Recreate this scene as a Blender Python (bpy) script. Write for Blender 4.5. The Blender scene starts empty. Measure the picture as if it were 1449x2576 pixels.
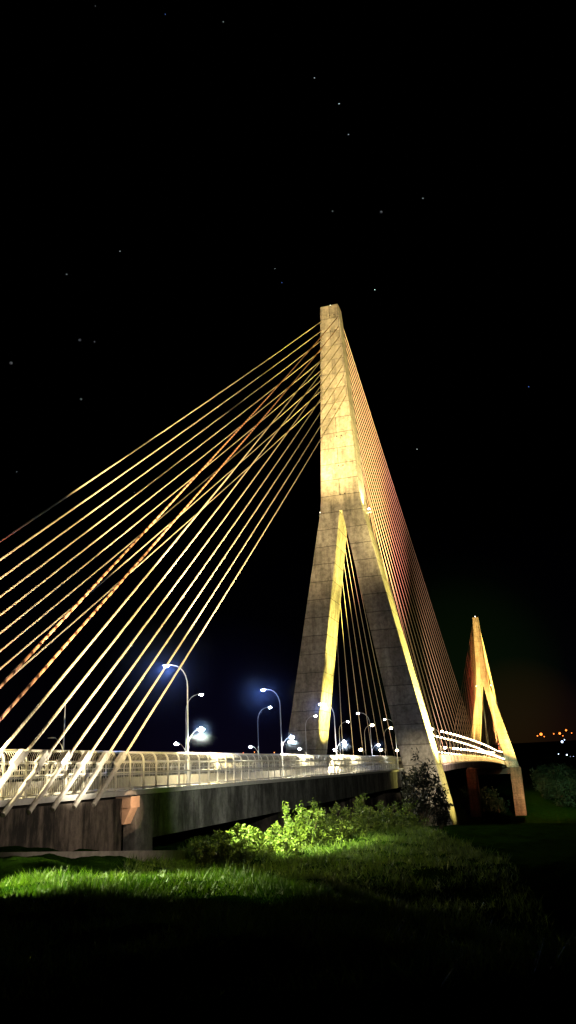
import bpy, math, random
import numpy as np
from mathutils import Vector, Matrix
random.seed(7); rng=np.random.default_rng(7)
S=bpy.context.scene; COL=S.collection
CX,CY=35.55,-167.13; YAW=math.radians(16.37)
cY,sY=math.cos(YAW),math.sin(YAW)
def W(xp,yp):  # frame of the bank: yp runs down the slope away from the viewpoint
    return CX+xp*cY-yp*sY, CY+xp*sY+yp*cY
# ------------------------------------------------------------------ materials
def newmat(name):
    m=bpy.data.materials.new(name); m.use_nodes=True; nt=m.node_tree
    b=nt.nodes['Principled BSDF']; return m,nt,b
def N(nt,t,**k):
    n=nt.nodes.new(t)
    for a,v in k.items(): setattr(n,a,v)
    return n
def ramp(nt,src,stops):
    r=N(nt,'ShaderNodeValToRGB'); e=r.color_ramp.elements
    while len(e)<len(stops): e.new(.5)
    for i,(p,c) in enumerate(stops): e[i].position=p; e[i].color=(*c,1)
    nt.links.new(src,r.inputs[0]); return r.outputs[0]
def mul(nt,a,b,fac=1.0,mode='MULTIPLY'):
    m=N(nt,'ShaderNodeMix',data_type='RGBA',blend_type=mode); m.inputs[0].default_value=fac
    nt.links.new(a,m.inputs[6]); nt.links.new(b,m.inputs[7]); return m.outputs[2]
def noise(nt,scale,vec,detail=6,rough=.6):
    n=N(nt,'ShaderNodeTexNoise'); n.inputs['Scale'].default_value=scale; n.inputs['Detail'].default_value=detail
    n.inputs['Roughness'].default_value=rough; nt.links.new(vec,n.inputs['Vector']); return n.outputs['Fac']
def mapping(nt,src,scale=(1,1,1),loc=(0,0,0)):
    m=N(nt,'ShaderNodeMapping'); m.inputs['Scale'].default_value=scale; m.inputs['Location'].default_value=loc
    nt.links.new(src,m.inputs['Vector']); return m.outputs[0]
def concrete(name,c,row=4.0,width=60.,stain=.4,swap=False,sx=.5,zs=.06,lo=.36,hi=.56,ms=.12):
    m,nt,b=newmat(name); tc=N(nt,'ShaderNodeTexCoord'); o=tc.outputs['Object']
    big=ramp(nt,noise(nt,.12,o),[(.3,tuple(x*.68 for x in c)),(.7,tuple(min(1,x*1.15) for x in c))])
    fine=ramp(nt,noise(nt,1.1,o,9,.78),[(.34,(.42,.41,.39)),(.6,(1.05,1.04,1.02))])
    st=ramp(nt,noise(nt,1.0,mapping(nt,o,(sx,sx,zs)),8,.7),[(lo,(1-stain,1-stain,1-stain)),(hi,(1,1,1))])
    col=mul(nt,mul(nt,big,fine),st)
    br=N(nt,'ShaderNodeTexBrick'); br.offset=.37
    br.inputs['Color1'].default_value=(1,1,1,1); br.inputs['Color2'].default_value=(.70,.69,.68,1); br.inputs['Mortar'].default_value=(.22,.21,.20,1)
    br.inputs['Scale'].default_value=1; br.inputs['Mortar Size'].default_value=ms; br.inputs['Mortar Smooth'].default_value=.7
    br.inputs['Brick Width'].default_value=width; br.inputs['Row Height'].default_value=row; br.inputs['Bias'].default_value=-.1
    sep=N(nt,'ShaderNodeSeparateXYZ'); com=N(nt,'ShaderNodeCombineXYZ'); nt.links.new(o,sep.inputs[0])
    nt.links.new(sep.outputs['Y' if swap else 'X'],com.inputs[0])
    nz=N(nt,'ShaderNodeMath',operation='MULTIPLY_ADD'); nt.links.new(noise(nt,.5,o,2),nz.inputs[0]); nz.inputs[1].default_value=.25; nt.links.new(sep.outputs['Z'],nz.inputs[2])
    nt.links.new(nz.outputs[0],com.inputs[1]); nt.links.new(com.outputs[0],br.inputs['Vector'])
    col=mul(nt,col,br.outputs['Color'],.9)
    nt.links.new(col,b.inputs['Base Color']); b.inputs['Roughness'].default_value=.88
    bp=N(nt,'ShaderNodeBump'); bp.inputs['Strength'].default_value=.4; bp.inputs['Distance'].default_value=.12
    nt.links.new(noise(nt,1.2,o,8,.7),bp.inputs['Height']); nt.links.new(bp.outputs[0],b.inputs['Normal'])
    return m
def plain(name,c,rough=.5,metal=0,var=.25,scale=3):
    m,nt,b=newmat(name); tc=N(nt,'ShaderNodeTexCoord')
    nt.links.new(ramp(nt,noise(nt,scale,tc.outputs['Object']),[(.3,tuple(x*(1-var) for x in c)),(.7,c)]),b.inputs['Base Color'])
    b.inputs['Roughness'].default_value=rough; b.inputs['Metallic'].default_value=metal; return m
def emis(name,c,s):
    m,nt,b=newmat(name); b.inputs['Base Color'].default_value=(.8,.8,.8,1)
    b.inputs['Emission Color'].default_value=(*c,1); b.inputs['Emission Strength'].default_value=s
    try: m.cycles.emission_sampling='NONE'
    except Exception: pass
    return m
M_pyl=concrete('pylon_concrete',(.50,.45,.38),3.9,80.,.5)
M_col=concrete('column_concrete',(.24,.16,.11),3.9,80.,.6)
M_gir=concrete('girder_concrete',(.24,.25,.25),9.,6.,.75,True,.4,.12,.42,.58,.05)
M_abu=concrete('abutment_concrete',(.24,.20,.17),9.,9.,.92,True,.5,.12,.44,.58,.06)
M_edge=plain('slab_edge_concrete',(.6,.6,.57),.8)
M_barr=plain('barrier_concrete',(.30,.28,.24),.85,0,.5,1.5)
M_fence=plain('galvanised_white_paint',(.84,.80,.66),.4)
M_pole=plain('galvanised_steel',(.55,.56,.56),.4,.3)
M_tube=plain('anchor_steel',(.78,.74,.66),.5,.0,.3)
M_asph=plain('asphalt',(.05,.05,.05),.9,0,.3,20)
M_line=plain('road_paint',(.75,.75,.72),.7)
M_dark=plain('painted_shade_concrete',(.04,.03,.025),.9)  # near-black colour paints shade into the mast recesses and far crossbeam
M_lampW=emis('cool_white_led',(.85,.93,1),100)
M_lampF=emis('warm_span_lamp',(1,.78,.42),25)
M_lampT=emis('cool_white_led_road',(.78,.88,1),110)
M_flood=emis('floodlight_glass',(1,.93,.7),30)
M_star=emis('star_light',(.9,.95,1),2.4)
M_starb=emis('blue_star_light',(.15,.3,1),1.5)
M_city=emis('sodium_town_light',(1,.22,.03),3.5)
M_cityw=emis('white_town_light',(.6,.75,1),5)
M_bark=plain('bark',(.10,.07,.045),.9,0,.4,8)
def cabmat(name,c0,c1,freq):
    m,nt,b=newmat(name)
    tc=N(nt,'ShaderNodeTexCoord'); sep=N(nt,'ShaderNodeSeparateXYZ'); nt.links.new(tc.outputs['Object'],sep.inputs[0])
    at=N(nt,'ShaderNodeMath',operation='ARCTAN2'); nt.links.new(sep.outputs[1],at.inputs[0]); nt.links.new(sep.outputs[0],at.inputs[1])
    mz=N(nt,'ShaderNodeMath',operation='MULTIPLY_ADD'); nt.links.new(sep.outputs[2],mz.inputs[0]); mz.inputs[1].default_value=freq; nt.links.new(at.outputs[0],mz.inputs[2])
    sn=N(nt,'ShaderNodeMath',operation='SINE'); nt.links.new(mz.outputs[0],sn.inputs[0])
    ma=N(nt,'ShaderNodeMath',operation='MULTIPLY_ADD'); nt.links.new(sn.outputs[0],ma.inputs[0]); ma.inputs[1].default_value=.5; ma.inputs[2].default_value=.5
    nt.links.new(ramp(nt,ma.outputs[0],[(.0,c0),(.4,c1)]),b.inputs['Base Color']); b.inputs['Roughness'].default_value=.5; return m
M_cab=cabmat('cable_duct',(.66,.50,.32),(.90,.78,.56),22)
M_cabr=cabmat('spiral_wrapped_cable_duct',(.05,.015,.01),(.90,.46,.26),6)
M_cabm=cabmat('span_cable_duct',(.55,.34,.28),(.85,.62,.52),22)
def leafmat(name,c1,c2,sc=.7):
    m,nt,b=newmat(name); tc=N(nt,'ShaderNodeTexCoord'); g=N(nt,'ShaderNodeNewGeometry')
    a=ramp(nt,noise(nt,sc,tc.outputs['Object'],3),[(.3,c1),(.7,c2)])
    r=ramp(nt,g.outputs['Random Per Island'],[(0,(.35,.4,.35)),(1,(1.3,1.25,1))])
    nt.links.new(mul(nt,a,r),b.inputs['Base Color']); b.inputs['Roughness'].default_value=.55
    tr=N(nt,'ShaderNodeBsdfTranslucent'); nt.links.new(mul(nt,a,r),tr.inputs[0]); mx=N(nt,'ShaderNodeMixShader'); mx.inputs[0].default_value=.35
    out=nt.nodes['Material Output']; nt.links.new(b.outputs[0],mx.inputs[1]); nt.links.new(tr.outputs[0],mx.inputs[2]); nt.links.new(mx.outputs[0],out.inputs[0]); return m
M_leaf=leafmat('shrub_leaves',(.08,.14,.025),(.15,.22,.035))
M_leafd=leafmat('silhouette_tree_leaves',(.006,.010,.005),(.035,.04,.025))  # silhouette shade is painted into the near-black leaf colour
M_leaff=leafmat('bank_tree_leaves',(.025,.055,.03),(.05,.09,.045),.15)
M_grass=leafmat('grass_blades',(.02,.07,.004),(.12,.20,.014),1.4)
m,nt,b=newmat('ground_soil_grass'); M_ground=m
tc=N(nt,'ShaderNodeTexCoord'); o=tc.outputs['Object']
a=ramp(nt,noise(nt,.35,o,8,.7),[(.3,(.006,.018,.002)),(.6,(.015,.042,.005)),(.8,(.025,.06,.007))])
nt.links.new(mul(nt,a,ramp(nt,noise(nt,9,o,8,.8),[(.3,(.3,.3,.25)),(.7,(1.2,1.2,1.1))])),b.inputs['Base Color']); b.inputs['Roughness'].default_value=1; b.inputs['Specular IOR Level'].default_value=0
bp=N(nt,'ShaderNodeBump'); bp.inputs['Strength'].default_value=1; bp.inputs['Distance'].default_value=.3
nt.links.new(noise(nt,3,o,8,.75),bp.inputs['Height']); nt.links.new(bp.outputs[0],b.inputs['Normal'])
m,nt,b=newmat('river_water'); M_water=m
b.inputs['Base Color'].default_value=(.01,.015,.015,1); b.inputs['Roughness'].default_value=.12
tc=N(nt,'ShaderNodeTexCoord'); bp=N(nt,'ShaderNodeBump'); bp.inputs['Strength'].default_value=.3
nt.links.new(noise(nt,.3,tc.outputs['Object']),bp.inputs['Height']); nt.links.new(bp.outputs[0],b.inputs['Normal'])
def hazemat(name,R,dens,pw_=2.2):
    m=bpy.data.materials.new(name); m.use_nodes=True; nt=m.node_tree; nt.nodes.remove(nt.nodes['Principled BSDF'])
    tc=N(nt,'ShaderNodeTexCoord'); ln=N(nt,'ShaderNodeVectorMath',operation='LENGTH'); nt.links.new(tc.outputs['Object'],ln.inputs[0])
    mr=N(nt,'ShaderNodeMapRange'); nt.links.new(ln.outputs['Value'],mr.inputs[0]); mr.inputs[1].default_value=0; mr.inputs[2].default_value=R; mr.inputs[3].default_value=1; mr.inputs[4].default_value=0
    pw=N(nt,'ShaderNodeMath',operation='POWER'); nt.links.new(mr.outputs[0],pw.inputs[0]); pw.inputs[1].default_value=pw_
    mm=N(nt,'ShaderNodeMath',operation='MULTIPLY'); nt.links.new(pw.outputs[0],mm.inputs[0]); mm.inputs[1].default_value=dens
    v=N(nt,'ShaderNodeVolumeScatter'); v.inputs['Color'].default_value=(.42,.6,1,1); nt.links.new(mm.outputs[0],v.inputs['Density'])
    nt.links.new(v.outputs[0],nt.nodes['Material Output'].inputs['Volume']); return m
# ------------------------------------------------------------------ mesh builder
class B:
    def __init__(s): s.v=[]; s.f=[]
    def box(s,x0,x1,y0,y1,z0,z1):
        n=len(s.v); s.v+=[(x,y,z) for z in (z0,z1) for y in (y0,y1) for x in (x0,x1)]
        s.f+=[tuple(n+i for i in q) for q in [(0,2,3,1),(4,5,7,6),(0,1,5,4),(2,6,7,3),(0,4,6,2),(1,3,7,5)]]
    def tube(s,pts,r,seg=8,cap=True):
        pts=[Vector(p) for p in pts]; rs=r if isinstance(r,(list,tuple)) else [r]*len(pts); n0=len(s.v)
        for i,p in enumerate(pts):
            d=(pts[min(i+1,len(pts)-1)]-pts[max(i-1,0)]).normalized()
            a=d.cross(Vector((0,1,0)) if abs(d.y)<.9 else Vector((1,0,0))).normalized(); c=d.cross(a)
            for k in range(seg):
                t=2*math.pi*(k+.5)/seg; s.v.append(tuple(p+(a*math.cos(t)+c*math.sin(t))*rs[i]))
        for i in range(len(pts)-1):
            for k in range(seg):
                k2=(k+1)%seg; s.f.append((n0+i*seg+k,n0+i*seg+k2,n0+(i+1)*seg+k2,n0+(i+1)*seg+k))
        if cap: s.f.append(tuple(n0+k for k in range(seg))[::-1]); s.f.append(tuple(n0+(len(pts)-1)*seg+k for k in range(seg)))
    def loft(s,secs):
        n=len(s.v)
        for c in secs: s.v+=[tuple(p) for p in c]
        for i in range(len(secs)-1):
            for k in range(4):
                k2=(k+1)%4; s.f.append((n+i*4+k,n+i*4+k2,n+(i+1)*4+k2,n+(i+1)*4+k))
        e=n+(len(secs)-1)*4; s.f.append((n+3,n+2,n+1,n)); s.f.append((e,e+1,e+2,e+3))
    def ico(s,c,r,sc=(1,1,1)):
        import bmesh
        bm=bmesh.new(); bmesh.ops.create_icosphere(bm,subdivisions=2,radius=r); n=len(s.v)
        for v in bm.verts: s.v.append((c[0]+v.co.x*sc[0],c[1]+v.co.y*sc[1],c[2]+v.co.z*sc[2]))
        for f in bm.faces: s.f.append(tuple(n+v.index for v in f.verts))
        bm.free()
    def mesh(s,name,mat,smooth=False):
        me=bpy.data.meshes.new(name); me.from_pydata(s.v,[],s.f); me.materials.append(mat)
        if smooth: me.polygons.foreach_set('use_smooth',[True]*len(me.polygons))
        me.update(); return me
def obj(name,data,loc=(0,0,0),par=None,**props):
    o=bpy.data.objects.new(name,data); COL.objects.link(o); o.location=loc
    if par: o.parent=par
    for k,v in props.items(): o[k]=v
    return o
def np_mesh(name,V,F,mat):
    me=bpy.data.meshes.new(name); k=F.shape[1]
    me.vertices.add(len(V)); me.vertices.foreach_set('co',V.astype(np.float32).ravel())
    me.loops.add(F.size); me.loops.foreach_set('vertex_index',F.astype(np.int32).ravel())
    me.polygons.add(len(F)); me.polygons.foreach_set('loop_start',np.arange(len(F),dtype=np.int32)*k)
    me.update(calc_edges=True); me.validate(); me.materials.append(mat); return me
# ------------------------------------------------------------------ terrain
YP=[-300,0,10,20,25,29,40,60,78,95,130]; ZP=[-1,-1.65,-1.95,-2.5,-2.8,-3.5,-5.5,-5.9,-5.8,-7.0,-9.8]
YW=[-60,-20,10,40,90,400,440,480,520,620,900,1600,2500,4000,9000]; ZW=[-8,-10.3,-12.5,-21,-42,-44,-41,-38,-31,-26,-14,18,50,60,60]
def sm(t): t=np.clip(t,0,1); return t*t*(3-2*t)
def ground(x,y):
    x=np.asarray(x,float); y=np.asarray(y,float)
    xp=(x-CX)*cY+(y-CY)*sY; yp=-(x-CX)*sY+(y-CY)*cY
    a=np.interp(yp,YP,ZP)
    k=.07*(1-sm((yp-30)/12))+.05*sm((yp-90)/20); a=a-np.clip(xp+4,0,60)*k*sm((yp-6)/14)
    a=a-np.clip(xp-.5,0,30)*.32*sm((yp-9)/12)*(1-sm((yp-38)/12))
    a=a-np.clip(xp-12,0,60)*.12*sm((yp-30)/12)
    a=a+np.clip(-7-xp,0,8)*.3*sm((yp-27)/9)*(1-sm((yp-50)/14))
    b=np.interp(y,YW,ZW); t=sm((y+60)/40); z=a*(1-t)+b*t
    z=z+.14*np.sin(x*.7+y*.31)*np.sin(y*.53-x*.2)*sm((yp-4)/8)+.07*np.sin(x*1.9+1)*np.sin(y*1.6)+.05*np.sin(x*3.7+y*1.1)*np.sin(y*3.1-x)*sm((yp-4)/8)
    return z
def axis(c,fine,step,far):
    p=[0]; s=step
    while p[-1]<far:
        if p[-1]>fine: s*=1.12
        p.append(p[-1]+s)
    return np.array([-q for q in p[:0:-1]]+p)+c
gx=axis(22,40,.35,7000); gy=axis(-125,50,.35,9000)
GX,GY=np.meshgrid(gx,gy); GZ=ground(GX,GY); nx,ny=len(gx),len(gy)
V=np.stack([GX,GY,GZ],-1).reshape(-1,3); i=np.arange(nx*ny).reshape(ny,nx)
F=np.stack([i[:-1,:-1],i[:-1,1:],i[1:,1:],i[1:,:-1]],-1).reshape(-1,4)
gm=np_mesh('ground',V,F,M_ground); gm.polygons.foreach_set('use_smooth',[True]*len(gm.polygons))
obj('ground',gm,kind='structure')
w=B(); w.v=[(-6000,60,-41.8),(6000,60,-41.8),(6000,470,-41.8),(-6000,470,-41.8)]; w.f=[(0,1,2,3)]
obj('river',w.mesh('river',M_water),kind='structure')
# ------------------------------------------------------------------ bridge
BZ=-12.0
bridge=obj('cable_stayed_bridge',None,(0,0,BZ),label='floodlit concrete cable-stayed bridge with two inverted-Y pylons over a river',category='bridge')
def bp_(name,me,loc=(0,0,0),**k): return obj(name,me,(loc[0],loc[1],loc[2]-BZ),bridge,**k)
ZD=-0.83
def dz(y):
    if y<=0: return 0
    if y>=470: return -2.4
    t=y/470; return 2.0*4*t*(1-t)-2.4*t
def hw(z): return 4.6+(2.25-4.6)*(z-56)/(109-56)
def ht(z): return 4.15+(1.98-4.15)*(z-56)/(109-56) if z>56 else 4.15+(4.8-4.15)*(56-z)/55
def pylon(low,xi0=8.95,xo0=15.54):
    b=B()
    for s in (1,-1):
        rows=low+[(1,xi0,xo0,4.8)]
        for z in (14,27,40,54.6):
            t=(z-1)/53.6; rows.append((z,xi0+(.25-xi0)*t,xo0+(4.86-xo0)*t,ht(z)))
        secs=[]
        for z,xi,xo,h in rows:
            c=[(s*xi,-h,z),(s*xo,-h,z),(s*xo,h,z),(s*xi,h,z)]; secs.append(c if s>0 else c[::-1])
        b.loft(secs)
    secs=[]
    for z,h in [(54.59,4.87),(55.6,4.7),(57.5,4.53),(70,hw(70)),(90,hw(90)),(109,2.25)]:
        secs.append([(-h,-ht(z),z),(h,-ht(z),z),(h,ht(z),z),(-h,ht(z),z)])
    b.loft(secs); return b.mesh('pylon',M_pyl)
p1=bp_('pylon',pylon([(-15,11.8,18.5,5.5)]),(0,0,0),label='nearer inverted-Y concrete pylon with warm floodlit mast')
p2=bp_('pylon',pylon([(-5,10.4,19.0,5.4)],9.3,17.6),(0,470,0),label='distant floodlit pylon standing on stout columns')
for p in (p1,p2):
    mo=p.modifiers.new('b','BEVEL'); mo.width=.15; mo.segments=2; mo.limit_method='ANGLE'
for s in (1,-1):
    bb=B(); x0,x1=sorted((s*12.2,s*20.0)); bb.loft([[(x0,-5,-43),(x1,-5,-43),(x1,5,-43),(x0,5,-43)],[(x0,-5,-5.02),(x1,-5,-5.02),(x1,5,-5.02),(x0,5,-5.02)]])
    obj('column',bb.mesh('column',M_col),(0,0,0),p2)
bb=B(); bb.box(-10.6,10.6,-3.2,3.2,-9,-5.2); obj('crossbeam',bb.mesh('crossbeam',M_abu),(0,0,0),p1)
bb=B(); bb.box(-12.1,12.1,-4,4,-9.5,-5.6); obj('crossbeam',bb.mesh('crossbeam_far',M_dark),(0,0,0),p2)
bb=B(); bb.box(-.16,.16,-.03,.06,-.16,.16); rc=bb.mesh('formwork_recess',M_dark)  # slightly proud dark plates; the shade of a recess is their colour
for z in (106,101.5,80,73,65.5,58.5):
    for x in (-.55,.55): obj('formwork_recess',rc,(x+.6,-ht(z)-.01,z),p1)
bb=B(); bb.tube([(0,0,109),(0,0,109.8)],.06); bb.ico((0,0,110),.25); m_av=bb.mesh('obstruction_light',emis('obstruction_white',(1,.95,.85),10))
for p in (p1,p2): obj('obstruction_light',m_av,(0,0,0),p)
fb=B(); fb.box(-.5,.5,-.35,.35,0,.12); fb.tube([(0,0,.1),(0,0,.4)],.06); fb.box(-.4,.4,-.12,.12,.35,.75)
fm=fb.mesh('floodlight',M_pole); fl=B(); fl.ico((0,0,.85),.28,(1.1,.7,.7)); flm=fl.mesh('floodlight_glass',M_flood)
for p in (p1,p2):
    for x,y in ((-5.2,-1.5),(5.5,.5)):
        f=obj('floodlight',fm,(x,y,54.8),p); obj('lamp_glass',flm,(0,0,0),f)
def longmesh(name,mat,x0,x1,z0,z1,y0,y1,step):
    b=B(); ys=np.linspace(y0,y1,max(2,int((y1-y0)/step)+1))
    b.loft([[(x0,y,z0+dz(y)),(x1,y,z0+dz(y)),(x1,y,z1+dz(y)),(x0,y,z1+dz(y))] for y in ys]); return b.mesh(name,mat)
bp_('deck_slab',longmesh('deck_slab',M_edge,-8.95,8.95,ZD-.32,ZD,-160,640,20))
bp_('box_girder',longmesh('box_girder',M_gir,-8.6,8.6,-4.1,ZD-.324,-114.5,0,20),label='deep stained grey concrete back-span girder')
bp_('box_girder',longmesh('main_girder',M_gir,-8.4,8.4,-2.9,ZD-.324,.01,640,15),label='slender main-span girder')
bp_('roadway',longmesh('roadway',M_asph,-5.4,5.4,ZD+.002,ZD+.02,-160,640,20))
bp_('lane_marking',longmesh('lane_marking',M_line,-.08,.08,ZD+.024,ZD+.027,-160,640,20))
for s in (1,-1):
    bp_('traffic_barrier',longmesh('traffic_barrier',M_barr,*sorted((s*5.5,s*5.85)),ZD+.002,ZD+.85,-160,640,20))
bb=B(); bb.box(-9.0,8.98,-160,-118.2,-6.5,-1.3); bp_('abutment',bb.mesh('abutment',M_abu),label='dark water-stained concrete abutment wall')
bb=B(); bb.box(8.4,9.25,-116.9,-114.3,-6.5,-1.18); bp_('pilaster',bb.mesh('pilaster',M_gir))
bb=B(); bb.box(8.5,9.6,-118.2,-116.95,-1.9,-1.2); bb.loft([[(8.6,-118,-2.9),(9.0,-118,-2.9),(9.0,-117,-2.9),(8.6,-117,-2.9)],[(8.6,-118,-1.9),(9.5,-118,-1.9),(9.5,-117,-1.9),(8.6,-117,-1.9)]])
bp_('corbel',bb.mesh('corbel',plain('corbel_concrete',(.66,.48,.35),.8)),label='orange-lit concrete corbel beside the abutment')
for y in (-80,-42):
    bb=B(); bb.box(-7.6,7.6,y-1,y+1,-16,-4.1); bp_('pier',bb.mesh('pier',M_abu))
def cable(A,Bt,r,name='stay_cable',tube=False,mat=None,lab=None):
    A=Vector(A); Bt=Vector(Bt); d=A-Bt; L=d.length; z=d.normalized(); x=Vector((0,0,-1)); x=(x-z*x.dot(z)).normalized(); y=z.cross(x)
    b=B(); n=10; b.tube([(.0028*L*4*(i/n)*(1-i/n),0,L*i/n) for i in range(n+1)],r,8)
    o=obj(name,b.mesh(name,mat or M_cab,True),Bt-Vector((0,0,BZ)),bridge); o.rotation_mode='QUATERNION'
    if lab: o['label']=lab
    o.rotation_quaternion=Matrix((x,y,z)).transposed().to_quaternion()
    if tube:
        t=B(); t.tube([(0,0,-.6),(.0,0,4.0)],.145,12); t.tube([(.03,0,4.0),(.04,0,4.6)],[.2,.15],12); t.tube([(0,0,3.1),(0,0,3.25)],.2,12)
        t.box(-.36,-.1,-.14,.14,3.2,4.3)
        obj('anchor_tube',t.mesh('anchor_tube',M_tube,False),(0,0,0),o)
    return o
for k in range(9):
    z=83.2+(105-83.2)*k/8; y=-121.5-2.2*k
    for s in (1,-1):
        red=s>0 and k in (7,8)
        cable((s*(hw(z)-.5),-ht(z)+.05,z),(s*9.05,y,ZD-.35),.1 if red else .083+.001*k,tube=True,mat=M_cabr if red else None,lab='reddish spiral-wrapped stay cable' if red else None)
NM=18
for i in range(NM):
    z=62+(105.5-62)*i/(NM-1); y=20+12.2*i
    for s in (1,-1): cable((s*(hw(z)-.25),ht(z)-.05,z),(s*8.75,y,ZD+dz(y)),.06,mat=M_cabm if s>0 else M_cab)
NM2=13
for i in range(NM2):
    z=64+(105.5-64)*i/(NM2-1); y=20+17*i
    for s in (1,-1): cable((s*(hw(z)-.25),470-ht(z)+.05,z),(s*8.75,470-y,ZD+dz(470-y)),.11,mat=M_cabm)
bb=B()
for i in range(12):
    z=80+2.2*i
    for s in (1,-1): bb.tube([(s*(hw(z)-.5),470+ht(z)-.05,z),(s*9,580+2.4*i,ZD-2.3)],.13,6)
bp_('back_stay_cables',bb.mesh('back_stay_cables',M_cab),kind='stuff')
# ------------------------------------------------------------------ fences
PROF=[(0,0),(0,1.0),(0,1.85),(.06,2.15),(.2,2.38),(.42,2.5)]
def fence(s,y0,y1,post_step,bar_step,rb,label,parts):
    f=obj('safety_fence',None,(s*8.35,y0,ZD),label=label,category='fence',group='bridge safety fences')
    def P(h,y,q): return (-s*h,y-y0,q+dz(y))
    pm=B(); pm.tube([(-s*a,0,q) for a,q in PROF],[.065]*len(PROF),6); pm.box(-.11,.11,-.11,.11,0,.06); pmm=pm.mesh('fence_post',M_fence)
    ys=np.arange(y0,y1+.01,post_step)
    if parts:
        for y in ys: obj('fence_post',pmm,(0,y-y0,dz(y)),f)
    else:
        b=B()
        for y in ys: b.tube([P(a,y,q) for a,q in PROF],.07,5)
        obj('fence_posts',b.mesh('fence_posts',M_fence),(0,0,0),f,kind='stuff')
    b=B()
    for y in np.arange(y0+bar_step,y1,bar_step):
        b.tube([P(a,y,q) for a,q in PROF],rb,4,False)
    obj('mesh_infill',b.mesh('mesh_infill',M_fence),(0,0,0),f)
    b=B(); seg=np.arange(y0,y1+.1,min(20,y1-y0)); tr=.075 if parts else .04
    for a,q,r in [(0,.12,tr*.8),(0,1.15,tr*.8),(0,1.8,tr*.6),(.42,2.5,tr)]:
        b.tube([P(a,y,q) for y in seg],r,5)
    obj('handrail',b.mesh('handrail',M_fence),(0,0,0),f)
fence(1,-148,-5.6,2.0,.2,.015,'white steel safety fence curving inward along the deck edge',True)
fence(-1,-148,-5.6,2.0,.5,.014,'white steel safety fence curving inward along the far deck edge',True)
fence(1,5.6,605,4,.5,.035,'white safety fence along the main span',False)
fence(-1,5.6,605,4,.5,.035,'white safety fence along the main span',False)
# ------------------------------------------------------------------ street lamps
def lampmesh(s,straight=False):
    b=B(); pts=[(0,0,0),(0,0,3),(0,0,8.3)]
    if straight: b.tube([(0,0,0),(0,0,3),(0,0,8.0)],[.09,.08,.05],8)
    else:
        for t in (15,30,45,60,75): 
            a=math.radians(t); pts.append((-s*(1-math.cos(a))*1.5,0,8.3+math.sin(a)*2.0))
        pts.append((-s*1.75,0,10.38)); b.tube(pts,[.09,.08,.055]+[.045]*6,8)
    b.tube([(0,0,0),(0,0,.35)],.16,8)
    b.tube([(0,0,3.4),(s*.2,0,3.9),(s*.6,0,4.35),(s*.95,0,4.6)],.035,6)
    return b.mesh('lamp_pole',M_pole)
def headmesh(s):
    b=B(); b.loft([[(0,-.1,-.04),(0,.1,-.04),(0,.1,.05),(0,-.1,.05)],[(-s*.25,-.17,-.05),(-s*.25,.17,-.05),(-s*.25,.17,.07),(-s*.25,-.17,.07)],[(-s*.75,-.12,-.04),(-s*.75,.12,-.04),(-s*.75,.12,.03),(-s*.75,-.12,.03)]])
    return b.mesh('lamp_head',M_pole)
lens=B(); lens.ico((0,0,0),.2,(1.3,.9,.8)); lensT=lens.mesh('lens_road',M_lampT)
lens=B(); lens.ico((0,0,0),.22,(1.2,1,.9)); lensW=lens.mesh('lens_walk',M_lampW)
lens=B(); lens.ico((0,0,0),.42,(1.2,1,.8)); lensF=lens.mesh('lens_span',M_lampF)
PM={s:lampmesh(s) for s in (1,-1)}; PS=lampmesh(-1,True); HM={s:headmesh(s) for s in (1,-1)}
def light(kind,name,loc,energy,color,aim=None,cone=60,blend=.5,size=.1):
    l=bpy.data.lights.new(name,kind); l.energy=energy; l.color=color; l.shadow_soft_size=size
    o=obj(name,l,loc)
    if kind=='SPOT':
        l.spot_size=math.radians(cone); l.spot_blend=blend
        o.rotation_mode='QUATERNION'; o.rotation_quaternion=(Vector(aim)-Vector(loc)).to_track_quat('-Z','Y')
    return o
hz=B(); hz.ico((0,0,0),6.1); hz7=hz.mesh('haze',hazemat('lamp_halo_mist',6,.011,2.4))  # local mist balls added around lamps to draw their halos
hz=B(); hz.ico((0,0,0),1.9); hz2=hz.mesh('haze_small',hazemat('lamp_halo_mist_small',1.8,.09,3.0))
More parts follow.
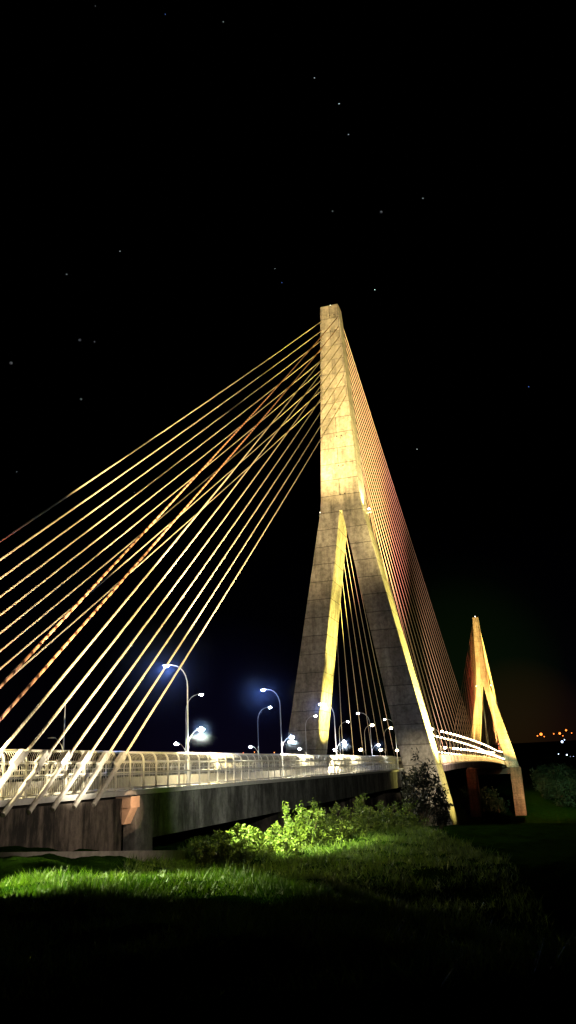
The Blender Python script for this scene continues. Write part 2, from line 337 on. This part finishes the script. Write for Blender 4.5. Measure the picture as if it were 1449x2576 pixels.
for k in [-1,0,1,2,3,4,5,6,7,8]+[8.5+.5*j for j in range(35)]:
    y=-101.55+27.2*k if k>=0 else -134.5
    if y>600 or 458<y<482: continue
    for s in (1,-1):
        if k==-1 and s<0: continue
        st=(k==0 and s<0)
        L=obj('street_lamp',None,(s*6.2,y,ZD+dz(y)),label='plain thin straight lamp post with low walkway arm' if st else 'tall curved grey street lamp with lower walkway arm',category='street lamp',group='street lamps along the bridge deck')
        obj('pole',PS if st else PM[s],(0,0,0),L)
        if not st: h=obj('lamp_head',HM[s],(-s*1.7,0,10.38),L); obj('lamp_lens',lensT if k<5 else lensF,(-s*.4,0,-.08),h)
        h=obj('lamp_head',HM[-s],(s*.9,0,4.6),L)
        if not st: obj('lamp_lens',lensW if k<5 else lensF,(s*.4,0,-.08),h)
        if k<=4: light('SPOT','walkway_light',(s*7.5,y,ZD+4.25),((9500 if k<1 else 8500 if k<3 else 500) if s>0 else 1000),((1,.84,.46) if k<1 else (1,.89,.60)),(s*7.5,y,ZD),152,.1)
        elif s>0:
            for dy in ((-9,0,9) if k<=8 else (-4,4) if y<460 else (0,)):
                light('SPOT','span_light',(s*7.3,y+dy,ZD+dz(y+dy)+6.0),5500,(1,.66,.22),(s*7.9,y+dy,ZD+dz(y+dy)-2),125,.3)
        if s>0 and 0<=k<=2:
            obj('lamp_halo_haze',hz7,(s*6.2-2.5,y,ZD+10.0),kind='stuff')
            light('POINT','road_light',(s*6.2-2.1,y,ZD+10.05),1500,(.25,.40,1))
        if s>0 and 0<=k<=3:
            obj('lamp_halo_haze',hz2,(s*7.5,y,ZD+4.5),kind='stuff'); light('POINT','walkway_glow',(s*7.5,y,ZD+4.2),190,(.5,.7,1))
# ------------------------------------------------------------------ vegetation
def leaves(n_clump,per,R,leaf,half,seed=0,hollow=.35,spread=.13):
    r=np.random.default_rng(seed); d=r.normal(size=(n_clump,3)); d/=np.linalg.norm(d,axis=1)[:,None]
    rad=(hollow+(1-hollow)*r.random(n_clump))**.6*(.6+.8*r.random(n_clump))
    c=d*rad[:,None]*np.array(R)
    if half: c[:,2]=np.abs(c[:,2])*(.5+.95*r.random(n_clump))
    P=np.repeat(c,per,0)+r.normal(size=(n_clump*per,3))*np.array(R)*spread
    n=len(P); a=r.normal(size=(n,3)); a/=np.linalg.norm(a,axis=1)[:,None]
    b=np.cross(a,r.normal(size=(n,3))); b/=np.linalg.norm(b,axis=1)[:,None]
    L=leaf*(.6+.8*r.random(n))[:,None]; Wd=L*.38
    Vv=np.stack([P-a*L,P+b*Wd,P+a*L,P-b*Wd],1).reshape(-1,3); Ff=np.arange(4*n).reshape(-1,4); return Vv,Ff,c
def plant(name,x,y,R,leaf,ncl,per,seed,mat,trunk,label,category,group=None,sink=.1,spread=.13):
    z=float(ground(x,y))-sink; p=obj(name,None,(x,y,z),label=label,category=category)
    if group: p['group']=group
    Vv,Ff,c=leaves(ncl,per,R,leaf,trunk<1,seed,spread=spread); zc=trunk+(R[2] if trunk>=1 else 0)
    obj('crown',np_mesh('crown',Vv,Ff,mat),(0,0,zc),p)
    b=B(); rr=random.Random(seed)
    tw=max(.04,R[2]*.035)
    if trunk>=1: b.tube([(0,0,-.3),(.1,0,trunk*.6),(0,.1,trunk+R[2]*.7)],[tw*1.6,tw*1.2,tw*.5],8)
    for q in c[::max(1,len(c)//14)]:
        s0=(rr.uniform(-.1,.1),rr.uniform(-.1,.1),trunk*.8 if trunk>=1 else -zc)
        e=(q[0],q[1],q[2]+zc); mid=tuple((s0[i]*.55+e[i]*.45)+(0,0,.15)[i] for i in range(3)); b.tube([s0,mid,e],[tw*.7,tw*.45,tw*.15],5)
    obj('trunk',b.mesh('trunk',M_bark),(0,0,0),p); return p
bl='leafy green shrub lit by the bridge lamps on the grass bank'
for i,(xp,yp,R) in enumerate([(-6.1,57,(1.3,1.0,1.3)),(-5.0,57,(1.3,1.1,1.5)),(-3.6,60,(1.6,1.2,1.7)),(-2.1,63,(1.5,1.2,1.3)),(-.8,66,(1.6,1.3,2.0)),(.9,69,(1.8,1.4,2.4)),(2.5,72,(1.6,1.5,1.6)),(3.9,75,(1.8,1.5,1.9)),(5.9,79,(1.9,1.6,2.4)),(8.1,83,(2.0,1.8,1.9)),(10.3,86,(2.2,1.9,2.0))]):
    x,y=W(xp,yp); plant('shrub',x,y,R,.15,80,44,100+i,M_leaf,.1,bl,'shrub','shrubs on the grass bank',spread=.10)
x,y=W(17.6,122); plant('tree',x,y,(2.9,2.7,4.0),.27,120,26,55,M_leafd,2.6,'broadleaf tree darkened to a silhouette in front of the pylon leg','tree',sink=.4,spread=.10)
x,y=W(20.6,126); plant('tree',x,y,(1.9,1.8,2.6),.24,60,22,56,M_leafd,1.2,'small leafy tree beside the pylon leg','tree',spread=.10)
def grass(n,xr,yr,h,w,seed,name):
    r=np.random.default_rng(seed); xp=r.uniform(*xr,n); yp=r.uniform(*yr,n)
    f=np.sin(xp*1.3+yp*.7)+np.sin(yp*1.9-xp*.6)
    keep=(f+r.normal(size=n)*.9)>-.9; xp=xp[keep]; yp=yp[keep]; f=f[keep]; n=len(xp)
    x=CX+xp*cY-yp*sY; y=CY+xp*sY+yp*cY; z=ground(x,y)-.02; t=r.uniform(0,2*math.pi,n); hh=h*(.4+r.random(n)**2*1.3)*(1+.42*f); l=r.normal(size=(n,2))*hh[:,None]*.5
    P=np.stack([x,y,z],1); d=np.stack([np.cos(t),np.sin(t),np.zeros(n)],1)*w
    Vv=np.stack([P-d,P+d,P+np.stack([l[:,0],l[:,1],hh],1)],1).reshape(-1,3)
    obj(name,np_mesh(name,Vv,np.arange(3*n).reshape(-1,3),M_grass),kind='stuff')
grass(130000,(-13,4),(8,30),.15,.015,1,'grass')
grass(60000,(-10,12),(42,86),.3,.03,2,'tall_grass')
bb=B(); bb.loft([[(10.4,y,z-.8),(10.65,y,z-.8),(10.65,y,z),(10.4,y,z)] for y,z in ((-145,-2.0),(-133,-3.08),(-112,-5.05))])
obj('retaining_wall',bb.mesh('retaining_wall',M_barr),label='low pale concrete coping wall running down beside the abutment',category='wall')
rr=random.Random(3); fp=[]
for i in range(46):
    yp=rr.uniform(600,820); fp.append((yp*rr.uniform(.29,.42),yp))
for i in range(5): fp.append((rr.uniform(128,150),rr.uniform(610,660)))
Vv,Ff,c=leaves(90,22,(9,8,8),.95,False,9); cm=np_mesh('crown_far',Vv,Ff,M_leaff)
tb=B(); tb.tube([(0,0,-2),(0,0,10)],[.5,.25],7); tm=tb.mesh('trunk_far',M_bark)
for xp,yp in fp:
    x,y=W(xp,yp); s=rr.uniform(.7,1.25); z=float(ground(x,y))
    t=obj('tree',None,(x,y,z),label='round-crowned broadleaf tree on the far river bank',category='tree',group='trees on the far river bank')
    a=obj('crown',cm,(0,0,9*s),t); a.scale=(s,s,s*rr.uniform(.8,1.1)); a.rotation_euler=(0,0,rr.uniform(0,6)); b_=obj('trunk',tm,(0,0,0),t)
def far(name,xp,yp,z,r,mat,label,cat,grp):
    x,y=W(xp,yp); b=B(); b.ico((0,0,0),r); obj(name,b.mesh(name,mat),(x,y,z),label=label,category=cat,group=grp)
def bearing(u,v,D):
    a=(u-724.5)/1968.54; b=-(v-1288)/1968.54; c,s=math.cos(math.radians(2.59)),math.sin(math.radians(2.59))
    x=a*c+b*s; q=b*c-a*s; P=math.radians(18.24); yy=math.cos(P)-q*math.sin(P); z=math.sin(P)+q*math.cos(P); k=D/math.sqrt(x*x+yy*yy+z*z); return x*k,yy*k,z*k
for u,v,c,r in [(1352,1851,0,1.2),(1361,1847,0,2.8),(1369,1853,0,1.0),(1393,1846,0,1.1),(1408,1845,0,2.2),(1416,1851,0,1.0),(1424,1837,0,1.8),(1438,1844,0,1.0),(1414,1866,1,2.2),(1420,1861,1,1),(1426,1899,1,1.4),(1436,1906,1,2.4),(1443,1904,1,1.2),(1405,1897,1,.9),(612,1894,0,1.0),(640,1892,0,.9),(690,1893,0,1.0)]:
    a,b,z=bearing(u,v,1400); far('town_light',a,b,z,r*.8,M_cityw if c else M_city,'small distant town lamp glowing on the dark hillside','light','distant town lights')
for u,v,r,c in [(562,55,1,0),(791,196,1.2,0),(853,261,1.6,0),(877,338,1.1,0),(1064,499,1.3,0),(959,533,1.5,0),(837,531,1.1,0),(302,632,1.1,0),(168,690,1.1,0),(692,676,.8,0),(201,855,1.3,0),(238,860,1.1,0),(28,913,1.5,0),(204,1004,1.3,0),(1330,973,1.4,1),(1049,1130,1.3,0),(416,36,1.3,1),(709,711,1.3,1),(943,729,1.8,0),(240,15,.8,0),(338,1239,.9,0),(42,1187,.8,0)]:
    a,b,z=bearing(u,v,5000); far('star',a,b,z,r*1.2,M_starb if c else M_star,'tiny star in the black night sky','star','stars in the night sky')
# ------------------------------------------------------------------ floodlights and added fill lamps
WARM=(1,.77,.40); YEL=(1,.86,.20)
light('SPOT','cable_flood',(30,-128,-3),800000,WARM,(1,-50,76),57,.3,0)
light('SPOT','cable_flood',(26,-135,-2),200000,WARM,(-4,-92,38),70,.7,0)
light('SPOT','anchor_fill',(14.5,-124,-1.4),6000,(1,.88,.66),(9,-124,2.2),75,.8,0)  # added pair of unseen lamps that brighten the anchor tubes
light('SPOT','anchor_fill',(14.5,-133,-1.4),6000,(1,.88,.66),(9,-133,2.2),75,.8,0)
light('SPOT','abutment_fill',(22,-125,0),2500,(1,.82,.64),(9,-124,-3.2),84,.7,.2)  # added to lift the dim abutment wall, no fixture there
light('SPOT','red_fill',(0,-104,1),16000,(1,.2,.08),(-6,-122,18),80,.8,0)  # added red tint for the cable undersides, no fixture there
light('SPOT','span_flood',(42,6,-5),850000,(1,.38,.33),(5,34,80),50,1,0)
light('SPOT','span_flood',(24,60,-6),110000,(1,.64,.46),(8.7,105,26),100,.8,0)
light('SPOT','gap_flood',(0,12,0),16000,(1,.78,.4),(-5,45,24),90,.8,0)
light('SPOT','mast_flood',(0,-60,1),1700000,(1,.73,.28),(0,-3,84),23,.6,.3)
light('SPOT','shaft_flood',(0,-15,54),34000,(1,.80,.32),(0,-3.5,70),60,.9,.3)
light('SPOT','mast_side_flood',(26,-8,-6),1000000,(1,.84,.30),(4,-3,80),18,.5,.3)
light('SPOT','leg_side_flood',(26,0,-8),1200000,YEL,(11,0,28),60,.7,.3)
light('SPOT','leg_inner_flood',(6.8,1,4),260000,YEL,(-4,1,32),40,.6,.2)
light('SPOT','leg_inner_flood',(7.3,1,3),600000,YEL,(-.5,1,50),16,.6,.2)
light('SPOT','leg_inner_flood',(3,0,7),60000,YEL,(-8,1,11),62,.5,.2)
light('SPOT','leg_inner_flood',(7,-1.5,3.5),90000,YEL,(-7,0,16),34,.7,.2)
light('SPOT','leg_front_flood',(8,-62,-1),170000,(1,.79,.54),(-1,0,24),50,.6,.3)
light('SPOT','leg_foot_flood',(27,-19,-7.5),22000,(1,.88,.62),(16.5,-3,-2),46,.6,.2)
light('SPOT','leg_foot_flood',(32,3,-8),26000,YEL,(17,0,-4),60,.6,.2)
light('SPOT','collar_flood',(6.6,-1.5,54.8),14000,(1,.9,.55),(4.2,-1,62),70,.6,.1)
light('SPOT','pylon_flood',(0,395,3),2000000,(1,.60,.18),(0,466,80),60,.7,.3)
light('SPOT','pylon_flood',(60,440,-22),4000000,(1,.66,.14),(9,470,52),56,.5,.3)
light('SPOT','stay_flood',(16,430,-2),2600000,(1,.16,.08),(6,405,62),80,.6,0)
light('SPOT','column_flood',(34,430,-38),90000,(1,.50,.22),(16,466,-26),44,.6,.3)
light('SPOT','bank_flood',(8.8,-141,7),150000,(.85,1,.42),(*W(-8.3,25.4),-2.8),32,.7,.3)
light('SPOT','bank_flood',(9.6,-121,6.5),250000,(.92,1,.42),(*W(-2.6,63),-4.0),29,.8,.2)
light('SPOT','girder_fill',(32,-128,3),28000,(1,.93,.78),(8,-86,-.5),50,.7,.3)  # added fill from the bank side, no fixture there
light('SPOT','corbel_flood',(12.2,-119,-1.6),480,(1,.60,.34),(9.5,-117.5,-2.0),40,.2,.02)
light('SPOT','far_bank_flood',(*W(150,500),25),420000,(.6,1,.6),(*W(235,700),-10),60,.6,.3)
# ------------------------------------------------------------------ world
w=bpy.data.worlds.new('World'); S.world=w; w.use_nodes=True; nt=w.node_tree; bg=nt.nodes['Background']
tc=N(nt,'ShaderNodeTexCoord'); sep=N(nt,'ShaderNodeSeparateXYZ'); nt.links.new(tc.outputs['Generated'],sep.inputs[0])
col=ramp(nt,sep.outputs[2],[(0,(.0014,.0006,.0008)),(.05,(.0008,.0005,.0014)),(.14,(.0002,.0002,.0006)),(.3,(0,0,0))])
def skyglow(prev,u,v,c,p0):  # light pollution over the far bank
    a,b,z=bearing(u,v,1.0); d=(a*cY-b*sY,a*sY+b*cY,z)
    nm=N(nt,'ShaderNodeVectorMath',operation='NORMALIZE'); nt.links.new(tc.outputs['Generated'],nm.inputs[0])
    dt=N(nt,'ShaderNodeVectorMath',operation='DOT_PRODUCT'); nt.links.new(nm.outputs[0],dt.inputs[0]); dt.inputs[1].default_value=d
    g=ramp(nt,dt.outputs['Value'],[(p0,(0,0,0)),(1,c)]); nt.nodes[-1].color_ramp.interpolation='EASE'
    return mul(nt,prev,g,1,'ADD')
col=skyglow(col,1160,1700,(.0012,.0036,.0003),.990)
col=skyglow(col,1310,1840,(.008,.0028,.0005),.997)
col=skyglow(col,560,1860,(.0009,.0008,.0045),.988)
nt.links.new(col,bg.inputs[0]); bg.inputs[1].default_value=1
# ------------------------------------------------------------------ camera
cam=bpy.data.cameras.new('camera'); co=bpy.data.objects.new('camera',cam); COL.objects.link(co); S.camera=co
cam.sensor_fit='VERTICAL'; cam.sensor_height=36; cam.lens=36*1968.54/2576; cam.clip_end=20000; cam.clip_start=.1
P=math.radians(18.24); R=math.radians(2.59)
f=Vector((-sY*math.cos(P),cY*math.cos(P),math.sin(P))); r0=Vector((cY,sY,0)); u0=r0.cross(f)
r1=r0*math.cos(R)-u0*math.sin(R); u1=r0*math.sin(R)+u0*math.cos(R)
M=Matrix((r1,u1,-f)).transposed().to_4x4(); M.translation=Vector((CX,CY,0)); co.matrix_world=M
S.view_settings.view_transform='Standard'; S.view_settings.look='None'; S.view_settings.exposure=0
